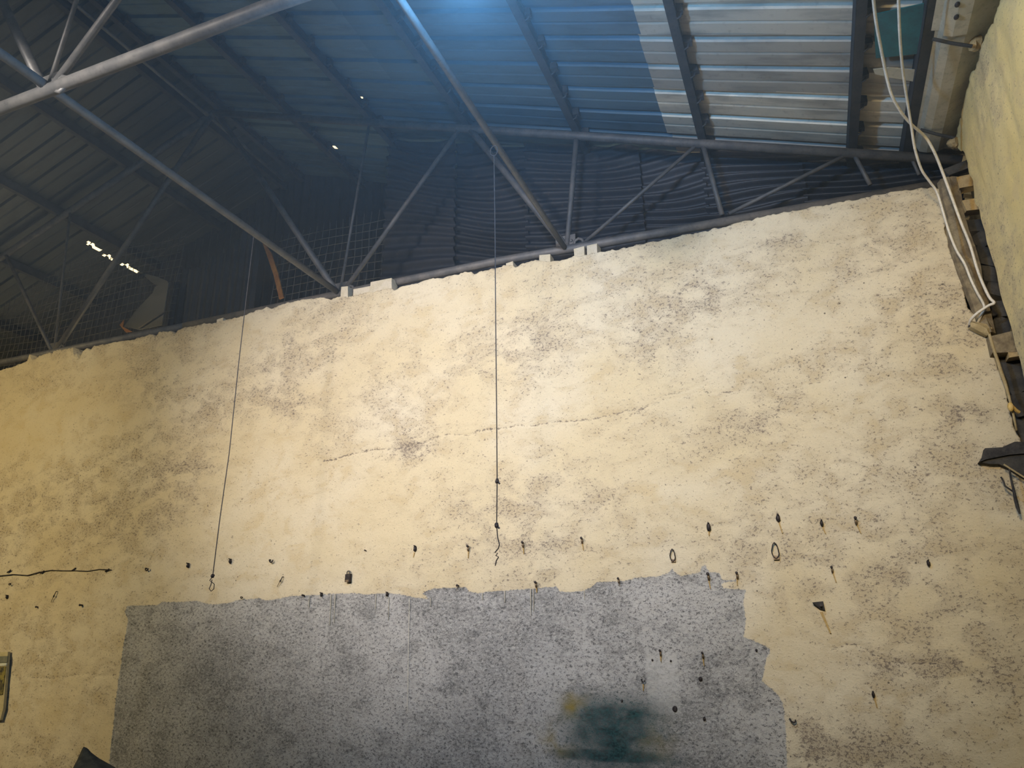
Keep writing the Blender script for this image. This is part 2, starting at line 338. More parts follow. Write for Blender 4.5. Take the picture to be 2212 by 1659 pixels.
bv = np.array([[X0W, YW+TH, 0], [1.6, YW+TH, 0]]); allv = np.concatenate([verts, tv, rv, bv])
allf = np.concatenate([faces, ft, fr])
me = bpy.data.meshes.new('wall_back'); me.vertices.add(len(allv)); me.vertices.foreach_set('co', allv.ravel())
me.loops.add(allf.size); me.loops.foreach_set('vertex_index', allf.ravel().astype(np.int32))
me.polygons.add(len(allf)); me.polygons.foreach_set('loop_start', np.arange(0, allf.size, 4, dtype=np.int32))
me.polygons.foreach_set('loop_total', np.full(len(allf), 4, dtype=np.int32))
me.update(calc_edges=True); me.validate()
me.polygons.foreach_set('use_smooth', np.ones(len(me.polygons), bool))
def fattr(nm, arr):
    a = me.attributes.new(nm, 'FLOAT', 'POINT'); d = np.zeros(len(allv), np.float32); d[:nv] = arr.ravel(); d[nv:nv+nx] = arr[:, -1]; a.data.foreach_set('value', d)
fattr('crack', crack); fattr('grime', grime)
sd2 = sdf.copy(); a = me.attributes.new('patch', 'FLOAT', 'POINT'); d = np.full(len(allv), -1, np.float32); d[:nv] = sd2.ravel(); a.data.foreach_set('value', d)
a = me.attributes.new('stain', 'FLOAT_COLOR', 'POINT'); d = np.zeros((len(allv), 4), np.float32)
d[:nv, 0] = teal.ravel(); d[:nv, 1] = ochre.ravel(); d[:nv, 2] = pale.ravel(); d[:, 3] = 1; a.data.foreach_set('color', d.ravel())
me.materials.append(M['wall'])
wall_back = link(bpy.data.objects.new('wall_back', me)); tag(wall_back, kind='structure', label='tall yellowed plaster wall with a ragged top and a grey unpainted patch')
# left run of the wall, outside the frame
mb = MB().box(((X0W+XL)/2-.15, YW+TH/2+.005, ZB/2-.04), (abs(XL-X0W)+.3, TH, ZB-.08)); o = mb.build('wall_back_left', M['wall_side']); tag(o, kind='structure')
# brick stubs left standing on the broken top
for x0, x1, y0, y1 in [(737, 751, 622, 645), (764, 800, 625, 645), (801, 846, 611, 640), (1092, 1109, 570, 580), (1166, 1188, 553, 572), (1240, 1263, 538, 562), (1268, 1292, 531, 560), (468, 480, 690, 700)]:
    a = onY(x0, y0, YW+.02); b = onY(x1, y1, YW+.02)
    mb = MB().box(((a[0]+b[0])/2, YW+.075, (a[2]+b[2])/2-.02), (abs(b[0]-a[0]), .11, abs(a[2]-b[2])+.05), .007)
    mb.build('brick', M['stub'], wall_back)

# ------------------------------------------------------------------ right wall with its toothed broken end
EDGE = [(2064, 318), (2076, 345), (2088, 352), (2098, 368), (2100, 398), (2108, 408), (2108, 425), (2112, 460), (2120, 468), (2126, 490), (2136, 520), (2140, 545), (2150, 580), (2160, 620), (2168, 650), (2174, 670), (2186, 700), (2194, 722), (2202, 760), (2212, 790), (2222, 830), (2228, 880), (2300, 985)]
RTOP = [(2210, -120), (2165, 0), (2150, 30), (2135, 62), (2122, 92), (2112, 112), (2104, 150), (2094, 175), (2086, 215), (2076, 250), (2066, 275), (2058, 318), (2030, 330)]
ed = np.array([onX(x, y, XR)[1:] for x, y in EDGE])[::-1]; rt = np.array([onX(x, y, XR)[1:] for x, y in RTOP])
ny, nz2 = 420, 200
def yend(z): return np.interp(z, np.r_[0, 2.4, ed[:, 1]], np.r_[6.0, 6.0, ed[:, 0]])
vs_ = []; fs_ = []
vv2 = np.linspace(0, 1, nz2); uu2 = 1-(1-np.linspace(0, 1, ny))**2.2
for i in range(ny):
    for j in range(nz2):
        zt = 5.18; z = vv2[j]*zt; ye = float(yend(z)); y = YN+(ye-YN)*uu2[i]
        vs_.append([XR, y, z])
vs_ = np.array(vs_)
ztr = np.interp(vs_[:, 1], np.r_[YN, 3.8, rt[:, 0]], np.r_[5.12, 5.12, rt[:, 1]])+.03*vnoise(vs_[:, 1]*9, vs_[:, 1]*0, 30)+.02*vnoise(vs_[:, 1]*30, vs_[:, 1]*0, 31)
vs_[:, 2] *= ztr/5.18
vs_[:, 0] += .03*fbm(vs_[:, 1]*1.5, vs_[:, 2]*1.5, 20, 4)+.035*np.clip(fbm(vs_[:, 1]*5, vs_[:, 2]*2.5, 24, 4), -.1, .6)*np.clip((vs_[:, 2]-4.0)/1., 0, 1)
fs_ = [(i*nz2+j, i*nz2+j+1, (i+1)*nz2+j+1, (i+1)*nz2+j) for i in range(ny-1) for j in range(nz2-1)]
kk = len(vs_); extra = []
for j in range(nz2): p = vs_[(ny-1)*nz2+j]; extra.append((p[0]+.16, p[1], p[2]))
for i in range(ny): p = vs_[i*nz2+nz2-1]; extra.append((p[0]+.3, p[1], p[2]+.02))
fs_ += [((ny-1)*nz2+j, (ny-1)*nz2+j+1, kk+j+1, kk+j) for j in range(nz2-1)]
fs_ += [(i*nz2+nz2-1, kk+nz2+i, kk+nz2+i+1, (i+1)*nz2+nz2-1) for i in range(ny-1)]
wall_right = mesh('wall_right', list(vs_)+extra, fs_, M['wall_side'], None, True); tag(wall_right, kind='structure')
# core of the corner behind the broken plaster
o = MB().box((1.72, 6.0, 2.55), (.16, .9, 5.1), .0).build('wall_corner_core', M['stone'], wall_right)
for (px, py, wx, hz, mat, dp) in [(2086, 397, 26, 26, 'lump', 0), (2097, 448, 24, 24, 'lump', 0), (2098, 494, 30, 30, 'stone', 1), (2122, 520, 34, 34, 'stone', 1), (2128, 560, 34, 36, 'stone', 1), (2140, 600, 34, 34, 'stone', 1), (2148, 632, 30, 28, 'stone', 1), (2162, 672, 30, 34, 'stone', 1), (2158, 712, 30, 36, 'stone', 1),
                               (2168, 745, 44, 36, 'concrete', 0), (2192, 758, 30, 26, 'lump', 0), (2178, 795, 46, 44, 'stone', 1), (2198, 830, 48, 40, 'stone', 1), (2200, 880, 50, 46, 'stone', 1), (2206, 935, 44, 50, 'stone', 1), (2070, 370, 36, 22, 'stone', 0)]:
    c = onY(px, py, 5.97+.13*dp); s_ = 1/FPX*np.linalg.norm(c-CAM)
    an = RNG.uniform(-.5, .5) if mat == 'stone' else RNG.uniform(-.08, .08); rm = np.array([[math.cos(an), 0, math.sin(an)], [0, 1, 0], [-math.sin(an), 0, math.cos(an)]])
    mb = MB().box(c, (wx*s_*1.15, .12, hz*s_*RNG.uniform(.75, 1.05)), .020, rm) if mat == 'stone' else MB().box(c, (wx*s_, .10, hz*s_), .012, rm)
    mb.build('rubble_stone' if mat == 'stone' else 'brick', M['brick' if mat == 'lump' else mat], wall_right)

# ------------------------------------------------------------------ rest of the shell
o = MB().box(((XL+XR)/2, (YN+YF)/2, -.1), (XR-XL+1.2, YF-YN+1, .2)).build('floor', M['floor']); tag(o, kind='structure')
o = MB().box((XL-.15, (YN+6.3)/2, ZB/2), (.3, 6.3-YN, ZB+.2)).build('wall_left', M['wall_side']); tag(o, kind='structure')
o = MB().box((XL-.15, (6.3+YF)/2, ZB/2), (.3, YF-6.3, ZB+.2)).build('wall_left_rear', M['stone']); tag(o, kind='structure')  # same wall in a dark material, shade behind the truss put into its colour
gp = [(XL-.3, YN, 0), (1.8, YN, 0), (1.8, YN, roofz(1.8, .2)), (RIDGE[0], YN, roofz(RIDGE[0], .2)), (XL-.3, YN, roofz(XL-.3, .2))]
o = MB().prism(gp, (0, -.25, 0)).build('wall_rear', M['wall_side']); tag(o, kind='structure')
o = MB().box((1.86, (YN+YF)/2, 2.67), (.12, YF-YN, 5.3)).build('wall_right_outer', M['stone']); tag(o, kind='structure')
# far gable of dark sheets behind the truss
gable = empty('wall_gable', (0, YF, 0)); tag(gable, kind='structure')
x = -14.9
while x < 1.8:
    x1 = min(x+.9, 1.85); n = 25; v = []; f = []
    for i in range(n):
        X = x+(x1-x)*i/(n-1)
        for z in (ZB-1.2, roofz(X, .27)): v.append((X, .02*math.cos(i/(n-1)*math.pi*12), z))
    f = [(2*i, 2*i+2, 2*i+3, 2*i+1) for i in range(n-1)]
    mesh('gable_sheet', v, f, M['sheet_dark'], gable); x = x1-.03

# ------------------------------------------------------------------ roof sheets
roof = empty('ceiling', (0, 0, 0)); tag(roof, kind='structure')
PIT, WID, YO = .338, .676, 4.855
HOLES = [(-9.66, -9.61, 6.86, 7.10), (-9.70, -9.655, 7.17, 7.45), (-9.70, -9.65, 7.51, 7.84), (-9.62, -9.585, 6.83, 6.88), (-5.37, -5.315, 7.0, 7.07), (-4.20, -4.17, 5.93, 5.965)]
def sheet(xa, xb, y0, off, mat):
    """one trapezoid-ribbed sheet: ribs every PIT, running down the slope from xa to xb; rusted-through holes let daylight in"""
    prof = []
    for r in range(2):
        b = r*PIT
        prof += [(b-.0, 0), (b+.012, 0), (b+.030, .034), (b+.070, .034), (b+.088, 0), (b+.20, .0), (b+.215, .008), (b+.232, 0)]
    prof.append((WID+.012, .0))
    hs = [h for h in HOLES if min(xa, xb) < h[0] and h[1] < max(xa, xb) and h[2] < y0+WID and h[3] > y0]
    pa = np.array(prof); ys = list(pa[:, 0]); xs = list(np.linspace(xa, xb, 6))
    for h in hs: ys += [q for q in (h[2]-y0, h[3]-y0) if 0 < q < WID]; xs += [h[0], h[1]]
    ys = np.array(sorted(ys)); xs = sorted(xs, reverse=xa > xb); zs = np.interp(ys, pa[:, 0], pa[:, 1])
    v = [(X, y0+py, roofz(X, off)+pz+.004*math.sin(X*3+y0*5)) for X in xs for py, pz in zip(ys, zs)]
    n = len(ys); f = []
    for s_ in range(len(xs)-1):
        xm = (xs[s_]+xs[s_+1])/2
        for i in range(n-1):
            ym = y0+(ys[i]+ys[i+1])/2
            if any(h[0] < xm < h[1] and h[2] < ym < h[3] for h in hs): continue
            a = s_*n+i; f.append((a, a+1, a+n+1, a+n))
    return mesh('roof_sheet', v, f, mat, roof)
kk = int((YF-YO)/WID)+1
for r in range(-18, kk):
    y0 = YO+r*WID; j = random.uniform(-.035, .035)
    if y0+WID < YN-.6: continue
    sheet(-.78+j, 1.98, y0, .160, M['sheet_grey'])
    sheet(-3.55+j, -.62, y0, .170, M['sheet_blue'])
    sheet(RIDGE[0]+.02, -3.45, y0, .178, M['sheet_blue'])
    sheet(RIDGE[0]-.02, -9.46, y0, .178, M['sheet_shaded'])
    sheet(-9.36, -12.2, y0, .170, M['sheet_shaded'])
    sheet(-12.1, XL-.4, y0, .160, M['sheet_shaded'])
# ridge capping
v = []
for y in (YN-.3, YF+.1):
    for dx in (-.3, 0, .3): v.append((RIDGE[0]+dx, y, roofz(RIDGE[0]+dx, .235)))
mesh('ridge_cap', v, [(0, 1, 4, 3), (1, 2, 5, 4)], M['sheet_blue'], roof)

# ------------------------------------------------------------------ purlins
def purlin(X, label, clips=True, y1=YF-.05, side=1):
    z = roofz(X, .155); th = -math.atan(SL) if X > RIDGE[0] else math.atan(SL)
    root = empty('roof_purlin', (X, 0, z)); tag(root, label, 'purlin', 'roof purlins'); root.rotation_euler = (0, -th if False else 0, 0)
    mb = MB(); y0 = YN+.1; L = y1-y0; yc = (y0+y1)/2
    mb.box((0, yc, -.008), (.07, L, .010)); mb.box((-.030*side, yc, -.062), (.010, L, .118)); mb.box((0, yc, -.118), (.07, L, .010)); mb.box((.031*side, yc, -.106), (.008, L, .024))
    beam = mb.build('beam', M['purlin'], root)
    if clips:
        r = int((3.6-YO)/PIT)-1
        while True:
            y = YO+r*PIT+.05; r += 1
            if y > y1-.05: break
            if y < 3.5: continue
            q = MB().box((.062*side, y, -.045+random.uniform(-.01, .01)), (.06+random.uniform(-.015, .02), .055, .075), .006)
            cl = q.build('clip', M['purlin'], root)
            MB().tube([(.05*side, y, .0), (.075*side, y, -.06), (.06*side, y, -.11), (.03*side, y, -.125)], .008, 5).build('bolt', M['purlin'], cl)
    return root
NAMES = ['running beside the teal panel', 'second from the right wall, crossing the sheet lap', 'third from the right wall, crossing the clear blue sheets', 'fourth from the right wall, beside the long pale tie pipe', 'fifth from the right wall, with a pinhole of daylight', 'sixth from the right wall, just right of the ridge']
PX = [.78, -.46, -1.68, -2.92, -4.19, -5.42]
for X, nm in zip(PX, NAMES): purlin(X, 'dark steel roof purlin '+nm)
purlin(1.18, 'dark eave purlin closest to the zinc gutter', False)
purlin(-6.55, 'dark ridge purlin on the right side of the ridge')
purlin(-6.88, 'dark ridge purlin on the left side of the ridge', False, side=-1)
for X, nm in ((-8.08, 'first one down the left slope from the ridge'), (-9.30, 'second one down the left slope, beside the daylight slit')):
    purlin(X, 'dark steel roof purlin, '+nm, False, side=-1)
for X, nm in ((-10.5, 'third'), (-11.75, 'fourth'), (-13.0, 'fifth'), (-14.2, 'sixth')): purlin(X, 'dark steel roof purlin, %s one down the left slope from the ridge' % nm, False, side=-1)
# pale pipe along the ridge
mb = MB().tube([(-6.72, YN+.2, roofz(-6.72, -.01)), (-6.72, YT-.05, roofz(-6.72, -.01)), (-6.74, 7.7, roofz(-6.74, -.01))], .024, 8)
p0 = (-6.72, YT, roofz(-6.72, 0)); o = local(mb, p0).build('ridge_pipe', M['steel_light'], None, True, p0); tag(o, 'pale pipe running along under the roof ridge', 'pipe')

# ------------------------------------------------------------------ trusses
def truss(Y, label, mat, chord_mat):
    root = empty('roof_truss', (0, Y, 0)); tag(root, label, 'truss', 'roof trusses')
    def bar(name, a, b, r, mm, sag=0):
        mb = MB().tube([(a[0], 0, a[1]), ((a[0]+b[0])/2, 0, (a[1]+b[1])/2+sag), (b[0], 0, b[1])], r, 10); return mb.build(name, mm, root, True)
    R0 = RIDGE; mir = lambda X: 2*R0[0]-X
    bar('bottom_chord', (R0[0], ZB-.02), (1.50, ZB-.13), .043, chord_mat, .07); bar('bottom_chord', (mir(1.50), ZB-.13), (R0[0], ZB-.02), .043, chord_mat, .07)
    tz = lambda X: roofz(X, -.005)
    bar('top_chord', (R0[0], tz(R0[0])), (1.55, tz(1.55)), .045, mat); bar('top_chord', (R0[0], tz(R0[0])), (mir(1.55), tz(1.55)), .045, mat)
    B = -4.47
    webs = [((.78, 1), (.86, 0), .019), ((-.46, 1), (-.36, 0), .024), ((-1.68, 1), (-1.83, 0), .026), ((.75, 1), (-.30, 0), .018), ((-.50, 1), (-1.66, 0), .018), ((-2.88, 1), (-1.84, 0), .036), ((-3.00, 1), (-4.40, 0), .026), ((-4.19, 1), (-4.44, 0), .016), ((-6.60, 1), (B, 0), .036), ((1.20, 1), (1.23, 0), .014)]
    for (xa, ta), (xb, tb), r in webs:
        for f_ in (lambda q: q, mir):
            bar('web', (f_(xa), tz(xa) if ta else ZB), (f_(xb), ZB if not tb else tz(xb)), r, mat)
    for X in (B+.03, -1.84, mir(B+.03), mir(-1.84)):
        mb = MB().box((X, 0, ZB+.05), (.20, .016, .14)); gs = mb.build('gusset', mat, root)
        for dx in (-.06, .06): MB().ball((X+dx, -.012, ZB+.05), .016, 6, 4).build('bolt', mat, gs)
        mb = MB().tube([(X+.13+.05*math.cos(t), .055*math.sin(t)*0, ZB+.062*math.sin(t)) for t in np.linspace(0, 2*math.pi, 9)[:-1]], .016, 6, True); mb.build('clamp', mat, root, True)
    return root
truss(YT, 'dark pipe truss standing on the top of the plaster wall', M['steel'], M['steel'])
truss(2.67, 'pale pipe truss nearer the camera, its bottom chord crossing the upper left', M['steel_light'], M['steel_light'])
truss(-.88, 'pipe truss at the rear carrying the floodlights', M['steel_light'], M['steel_light'])
def tie(X, Z, y0, y1, r, label, sag=0):
    mb = MB().tube([(X, y0, Z+.03), (X, (y0+y1)/2, Z+.03-sag), (X-.02, y1, Z)], r, 10); l = (X, y1, Z)
    o = local(mb, l).build('tie_pipe', M['steel_light'], None, True, l); tag(o, label, 'pipe', 'lengthwise tie pipes')
tie(-4.43, ZB, YN+.3, YT-.06, .034, 'long pale tie pipe from the truss node at upper left to the wall top')
tie(-1.82, ZB-.03, YN+.3, YT-.06, .026, 'slim pale tie pipe in the middle, carrying the knotted wire')

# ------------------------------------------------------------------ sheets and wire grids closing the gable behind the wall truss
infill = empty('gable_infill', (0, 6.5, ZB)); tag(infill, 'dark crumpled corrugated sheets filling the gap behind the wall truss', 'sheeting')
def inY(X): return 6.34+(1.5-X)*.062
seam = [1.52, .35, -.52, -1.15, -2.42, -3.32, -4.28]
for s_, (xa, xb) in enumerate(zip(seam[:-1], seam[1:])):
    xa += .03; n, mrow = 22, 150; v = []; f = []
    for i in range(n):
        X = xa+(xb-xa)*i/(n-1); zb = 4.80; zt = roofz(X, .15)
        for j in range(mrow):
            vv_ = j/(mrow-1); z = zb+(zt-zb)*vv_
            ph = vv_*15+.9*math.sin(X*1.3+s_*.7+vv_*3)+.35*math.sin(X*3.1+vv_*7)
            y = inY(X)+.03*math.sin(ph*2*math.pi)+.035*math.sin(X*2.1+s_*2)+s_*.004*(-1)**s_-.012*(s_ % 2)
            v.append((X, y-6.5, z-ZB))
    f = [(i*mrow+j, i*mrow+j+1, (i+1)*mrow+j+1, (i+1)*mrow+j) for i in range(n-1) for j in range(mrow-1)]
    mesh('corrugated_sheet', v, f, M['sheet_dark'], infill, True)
# upright ribbed panel left of the middle
def Yp(px, py, Y): return onY(px, py, Y)
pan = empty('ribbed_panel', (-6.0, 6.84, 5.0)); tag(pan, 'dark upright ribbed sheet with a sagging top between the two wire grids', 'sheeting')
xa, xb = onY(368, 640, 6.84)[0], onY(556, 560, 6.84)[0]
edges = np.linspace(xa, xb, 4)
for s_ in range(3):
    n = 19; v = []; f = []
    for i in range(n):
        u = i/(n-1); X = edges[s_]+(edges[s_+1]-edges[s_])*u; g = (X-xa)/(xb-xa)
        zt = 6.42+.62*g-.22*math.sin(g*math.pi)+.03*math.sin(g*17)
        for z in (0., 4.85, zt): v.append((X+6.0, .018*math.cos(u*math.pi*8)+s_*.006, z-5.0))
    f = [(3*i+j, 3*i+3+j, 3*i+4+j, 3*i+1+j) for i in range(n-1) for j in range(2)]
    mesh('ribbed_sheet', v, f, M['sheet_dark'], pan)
def grid(name, X0, X1, Y, label, tilt=0, ztop=lambda X: roofz(X, -.1), sx=.105, sz=.115):
    base = (X0, Y, 4.85); mb = MB(); X = X0
    while X <= X1:
        zt = ztop(X); n = 6
        mb.tube([(X-X0+tilt*(k/n)+.012*math.sin(k*1.7+X*5), .015*math.sin(k+X*3), (zt-4.85)*k/n) for k in range(n+1)], .0048, 4); X += sx
    z = 4.95
    while z < 8.2:
        xs = [x for x in np.linspace(X0, X1, 24) if ztop(x) > z]
        if len(xs) > 1: mb.tube([(x-X0+tilt*.5, .01+.015*math.sin(x*4+z*3), z-4.85+.025*math.sin(x*2.2+z*1.3)) for x in xs], .0048, 4)
        z += sz
    o = mb.build(name, M['mesh_wire'], None, False, base); tag(o, label, 'wire grid', 'wire grids'); return o
xs0 = onY(-60, 700, 6.55)[0]; xs1 = onY(352, 640, 6.55)[0]
grid('wire_grid', xs0, xs1, 6.72, 'wide dull wire grid below the daylight slit at far left', .1, lambda X: min(roofz(X, -.1), 6.95))
grid('wire_grid', onY(565, 600, 6.6)[0], -4.38, 6.76, 'narrow wire grid between the rust-edged sheet and the crumpled sheets', .12, lambda X: min(roofz(X, -.1), 6.55))
# rust-edged torn sheet, pale bent sheet
a = [onY(562, 512, 6.66), onY(585, 545, 6.66), onY(600, 590, 6.66), onY(612, 642, 6.66), onY(603, 646, 6.66), onY(591, 595, 6.66), onY(576, 550, 6.66)]
mb = MB().prism(a, (0, .02, 0)); l = a[3]; o = local(mb, l).build('torn_sheet', M['rust'], None, False, l); tag(o, 'torn sheet with a bright rusty edge standing on the wall top', 'sheet metal')
a = [onY(x, y, 6.56) for x, y in ((268, 705), (292, 672), (330, 632), (334, 620), (360, 606), (364, 612), (350, 702), (300, 712))]
mb = MB().prism(a, (0, .012, 0)); l = a[-1]; mb2 = local(mb, l); bent = empty('bent_sheet', l); tag(bent, 'pale bent sheet corner lodged in front of the left wire grid', 'sheet metal')
mb2.build('sheet', M['sheet_pale'], bent)
mb = MB().tube([onY(300, 708, 6.53)-l, onY(356, 672, 6.53)-l], .012, 6); mb.build('brace', M['steel'], bent)
mb = MB().prism([onY(258, 702, 6.54)-l, onY(268, 690, 6.54)-l, onY(265, 706, 6.54)-l, onY(285, 716, 6.54)-l, onY(272, 718, 6.54)-l], (0, .01, 0)); mb.build('torn_edge', M['rust'], bent)
mb = MB().prism([onY(302, 588, 6.58)-l, onY(340, 598, 6.58)-l, onY(364, 608, 6.58)-l, onY(356, 622, 6.58)-l, onY(330, 612, 6.58)-l], (0, .05, 0)); mb.build('folded_lip', M['sheet_pale'], bent)

# ------------------------------------------------------------------ hanging wires
def ztop_at(px, py, Z): return onZ(px, py, Z)
h1 = onX(1067, 337, -1.83)
def wire_path(pix, Y): return [onY(x, y, Y) for x, y in pix]
Y1 = h1[1]
w1 = empty('hanging_wire', h1); tag(w1, 'dark knotted wire hanging from the slim tie pipe in the middle', 'wire')
pts = [h1]+wire_path([(1069, 480), (1071, 700), (1073, 900), (1074, 1038), (1073, 1135), (1075, 1160), (1079, 1176), (1077, 1184), (1069, 1194), (1075, 1195), (1071, 1200), (1077, 1203), (1072, 1212), (1070, 1222)], Y1)
local(MB().tube(pts, .0038, 5), h1).build('strand', M['wire'], w1)
for px, py in ((1074, 1039), (1073, 1135)):
    q = onY(px, py, Y1)
    local(MB().ball(q, (.013, .013, .018), 7, 5, .2).tube([q, q+np.array([.018, 0, -.02])], .006, 5), h1).build('knot', M['iron'], w1)
local(MB().tube([h1+np.array([.03*math.cos(t), 0, .045+.045*math.sin(t)]) for t in np.linspace(0, 6.28, 11)[:-1]], .004, 5, True), h1).build('loop', M['wire'], w1)
h2 = onX(548, 512, -4.44); Y2 = h2[1]
w2 = empty('hanging_wire', h2); tag(w2, 'dark wire ending in a small loop, hanging left of the middle', 'wire')
pts = [h2]+wire_path([(530, 660), (515, 790), (495, 980), (475, 1120), (460, 1240)], Y2)
local(MB().tube(pts, .0042, 5), h2).build('strand', M['wire'], w2)
q = onY(459, 1244, Y2); local(MB().ball(q, .016, 7, 5, .25), h2).build('knot', M['iron'], w2)
local(MB().tube(wire_path([(459, 1246), (453, 1254), (458, 1258), (463, 1262), (462, 1272), (456, 1277), (452, 1272), (456, 1262), (458, 1252)], Y2), .0035, 5), h2).build('loop', M['wire'], w2)
# pale drips of paint and a long pale string on the grey patch
l = onY(884, 1296, YW-.012); mb = MB().tube([onY(884, 1292, YW-.012), onY(882, 1420, YW-.012), onY(880, 1536, YW-.012)], .0022, 5)
o = local(mb, l).build('pale_string', M['string'], None, False, l); tag(o, 'thin pale string hanging down the grey patch', 'string')
dr = 0
for x, y0, y1, wd in ((668, 1288, 1312, 3), (715, 1284, 1350, 3), (724, 1283, 1345, 3), (812, 1284, 1316, 2.5), (840, 1290, 1340, 2), (1090, 1276, 1300, 3), (1146, 1272, 1330, 2.5), (1152, 1272, 1320, 2), (1262, 1276, 1296, 2), (930, 1292, 1310, 2), (1042, 1281, 1296, 2.5)):
    a, b = onY(x, y0, YW-.006), onY(x+(x-1070)*.00012*(y1-y0), y1, YW-.006)
    wd *= .0015
    mesh('paint_drip', [a+[-wd, 0, 0], a+[wd, 0, 0], b+[wd*.4, 0, 0], b+[-wd*.4, 0, 0], a+[-wd, .02, 0], a+[wd, .02, 0], b+[wd*.4, .02, 0], b+[-wd*.4, .02, 0]], [(0, 1, 2, 3), (0, 4, 5, 1), (1, 5, 6, 2), (2, 6, 7, 3), (3, 7, 4, 0)], M['drip'], wall_back)
# cord along the left crack
pl = [(-60, 1250), (0, 1244), (28, 1241), (60, 1243), (85, 1236), (110, 1232), (140, 1233), (165, 1233), (190, 1234), (215, 1230), (240, 1231)]
l = onY(110, 1232, YW-.01); mb = MB().tube([onY(x, y, YW-.012) for x, y in pl], .005, 5); cd = empty('strung_cord', l); tag(cd, 'dark cord strung along the plaster at the far left', 'cord')
local(mb, l).build('cord', M['wire'], cd)
for x, y in ((92, 1236), (160, 1230), (232, 1232), (20, 1234)):
    q = onY(x, y, YW-.012); local(MB().tube([q+[-.03, 0, -.012], q, q+[.025, -.004, .012]], .008, 5), l).build('staple', M['iron'], cd)

# ------------------------------------------------------------------ nails, hooks and rings on the wall
def streak(root, l, dx, dy, px, py, wd=4):
    a = onY(px, py, YW); b = onY(px+dx, py+dy, YW); wd *= .0021
    v = [a+[-wd, 0, 0]-l, a+[wd, 0, 0]-l, b+[wd*.5, 0, 0]-l, b+[-wd*.5, 0, 0]-l]
    v = [np.array([p[0], -.012, p[2]]) for p in v]; v += [p+np.array([0, .03, 0]) for p in v]
    mesh('rust_streak', v, [(0, 1, 2, 3), (0, 4, 5, 1), (1, 5, 6, 2), (2, 6, 7, 3), (3, 7, 4, 0)], M['rust_stain'], root)
def nail(px, py, label, kind='nail', st=None, sc=1.0):
    l = onY(px, py, YW); g = 'nails and hooks in the wall'
    k = sc
    if kind == 'nail':
        r = empty('wall_nail', l); mb = MB().tube([(0, .03, -.008), (0, -.035*k, 0)], .0055*k, 6).ball((0, -.037*k, 0), (.011*k, .006, .011*k), 7, 5); mb.build('shank', M['iron'], r)
        mb = MB().tube([(0, -.02, -.004), (.002, -.02, -.02*k), (.001, -.018, -.042*k)], [.006*k, .010*k, .007*k], 6); mb.build('hanging_clip', M['brass'], r, True)
    elif kind == 'stub':
        r = empty('wall_nail', l); mb = MB().tube([(0, .03, 0), (0, -.03*k, .004)], .009*k, 7).ball((0, -.031*k, .004), (.012*k, .006, .012*k), 7, 5); mb.build('shank', M['iron'], r)
    elif kind == 'plug':
        r = empty('wall_plug', l); mb = MB().ball((0, -.012, 0), (.016*k, .02, .030*k), 8, 6, .18); mb.build('body', M['iron'], r, True)
        mb = MB().tube([(0, .02, .024*k), (.002, -.04, .030*k)], .005, 6); mb.build('nail', M['iron'], r)
    elif kind == 'hook':
        r = empty('wall_hook', l); mb = MB().tube([(-.018*k, .03, .012*k), (-.018*k, -.02, .010*k), (-.008*k, -.028, -.004*k), (.008*k, -.028, -.014*k), (.022*k, -.026, -.006*k), (.024*k, -.024, .008*k)], .006*k, 6); mb.build('bent_rod', M['iron'], r, True)
    elif kind == 'ring':
        r = empty('wall_ring', l)
        pts = [(.017*k*math.sin(t)*(1 if math.cos(t) > 0 else 1.25), -.022, .045*k*math.cos(t)) for t in np.linspace(0, 2*math.pi, 17)[:-1]]
        MB().tube(pts, .0045, 6, True).build('ring', M['iron'], r, True)
        MB().tube([(0, .03, .045*k), (0, -.03, .047*k)], .005, 6).build('nail', M['iron'], r)
        MB().prism([(-.016*k, -.02, -.052*k), (.018*k, -.02, -.052*k), (.018*k, -.02, -.034*k), (-.016*k, -.02, -.026*k)], (0, .014, 0)).build('plate', M['brass'], r)
    elif kind == 'padlock':
        r = empty('padlock', l); MB().box((0, -.02, -.012), (.046*k, .026, .062*k), .003).build('body', M['iron'], r)
        MB().tube([(-.015*k, -.02, .014*k), (-.015*k, -.02, .034*k), (-.008*k, -.02, .044*k), (.008*k, -.02, .044*k), (.015*k, -.02, .034*k), (.015*k, -.02, .014*k)], .005, 6).build('shackle', M['steel_light'], r, True)
        MB().tube([(0, .03, .042*k), (0, -.03, .044*k)], .005, 6).build('nail', M['iron'], r)
        MB().box((-.002, -.034, -.034*k), (.03*k, .006, .016*k)).build('keyplate', M['brass'], r)
    elif kind == 'tail':
        r = empty('wall_hook', l); MB().tube([(.012, .03, .03*k), (.012, -.02, .03*k), (.006, -.025, 0), (-.012, -.025, -.02*k), (-.004, -.025, -.03*k), (.006, -.025, -.012*k)], .0045, 6).build('bent_rod', M['wire'], r, True)
        MB().tube([(-.01, -.024, -.025*k), (-.03, -.018, -.06*k), (-.045, -.014, -.085*k)], .0025, 5).build('wire_tail', M['wire'], r)
    elif kind == 'hole':
        r = empty('wall_hole', l); MB().ball((0, .006, 0), (.013*k, .014, .015*k), 9, 6, .15).build('plug', M['iron'], r)
    tag(r, label, {'padlock': 'padlock', 'ring': 'ring', 'hook': 'hook', 'tail': 'hook', 'plug': 'wall plug', 'hole': 'wall plug'}.get(kind, 'nail'), g)
    if st: streak(r, l, st[0], st[1], px+(st[2] if len(st) > 2 else 0), py+(st[3] if len(st) > 3 else 8), st[4] if len(st) > 4 else 2.4)
    return r
nail(25, 1262, 'small bent hook just under the dark cord at far left', 'hook', None, .8)
nail(18, 1290, 'rusty plug near the left picture edge, under the cord', 'plug', None, .7)
nail(122, 1284, 'hook with a trailing wire tail below the dark cord', 'tail', None, 1.)
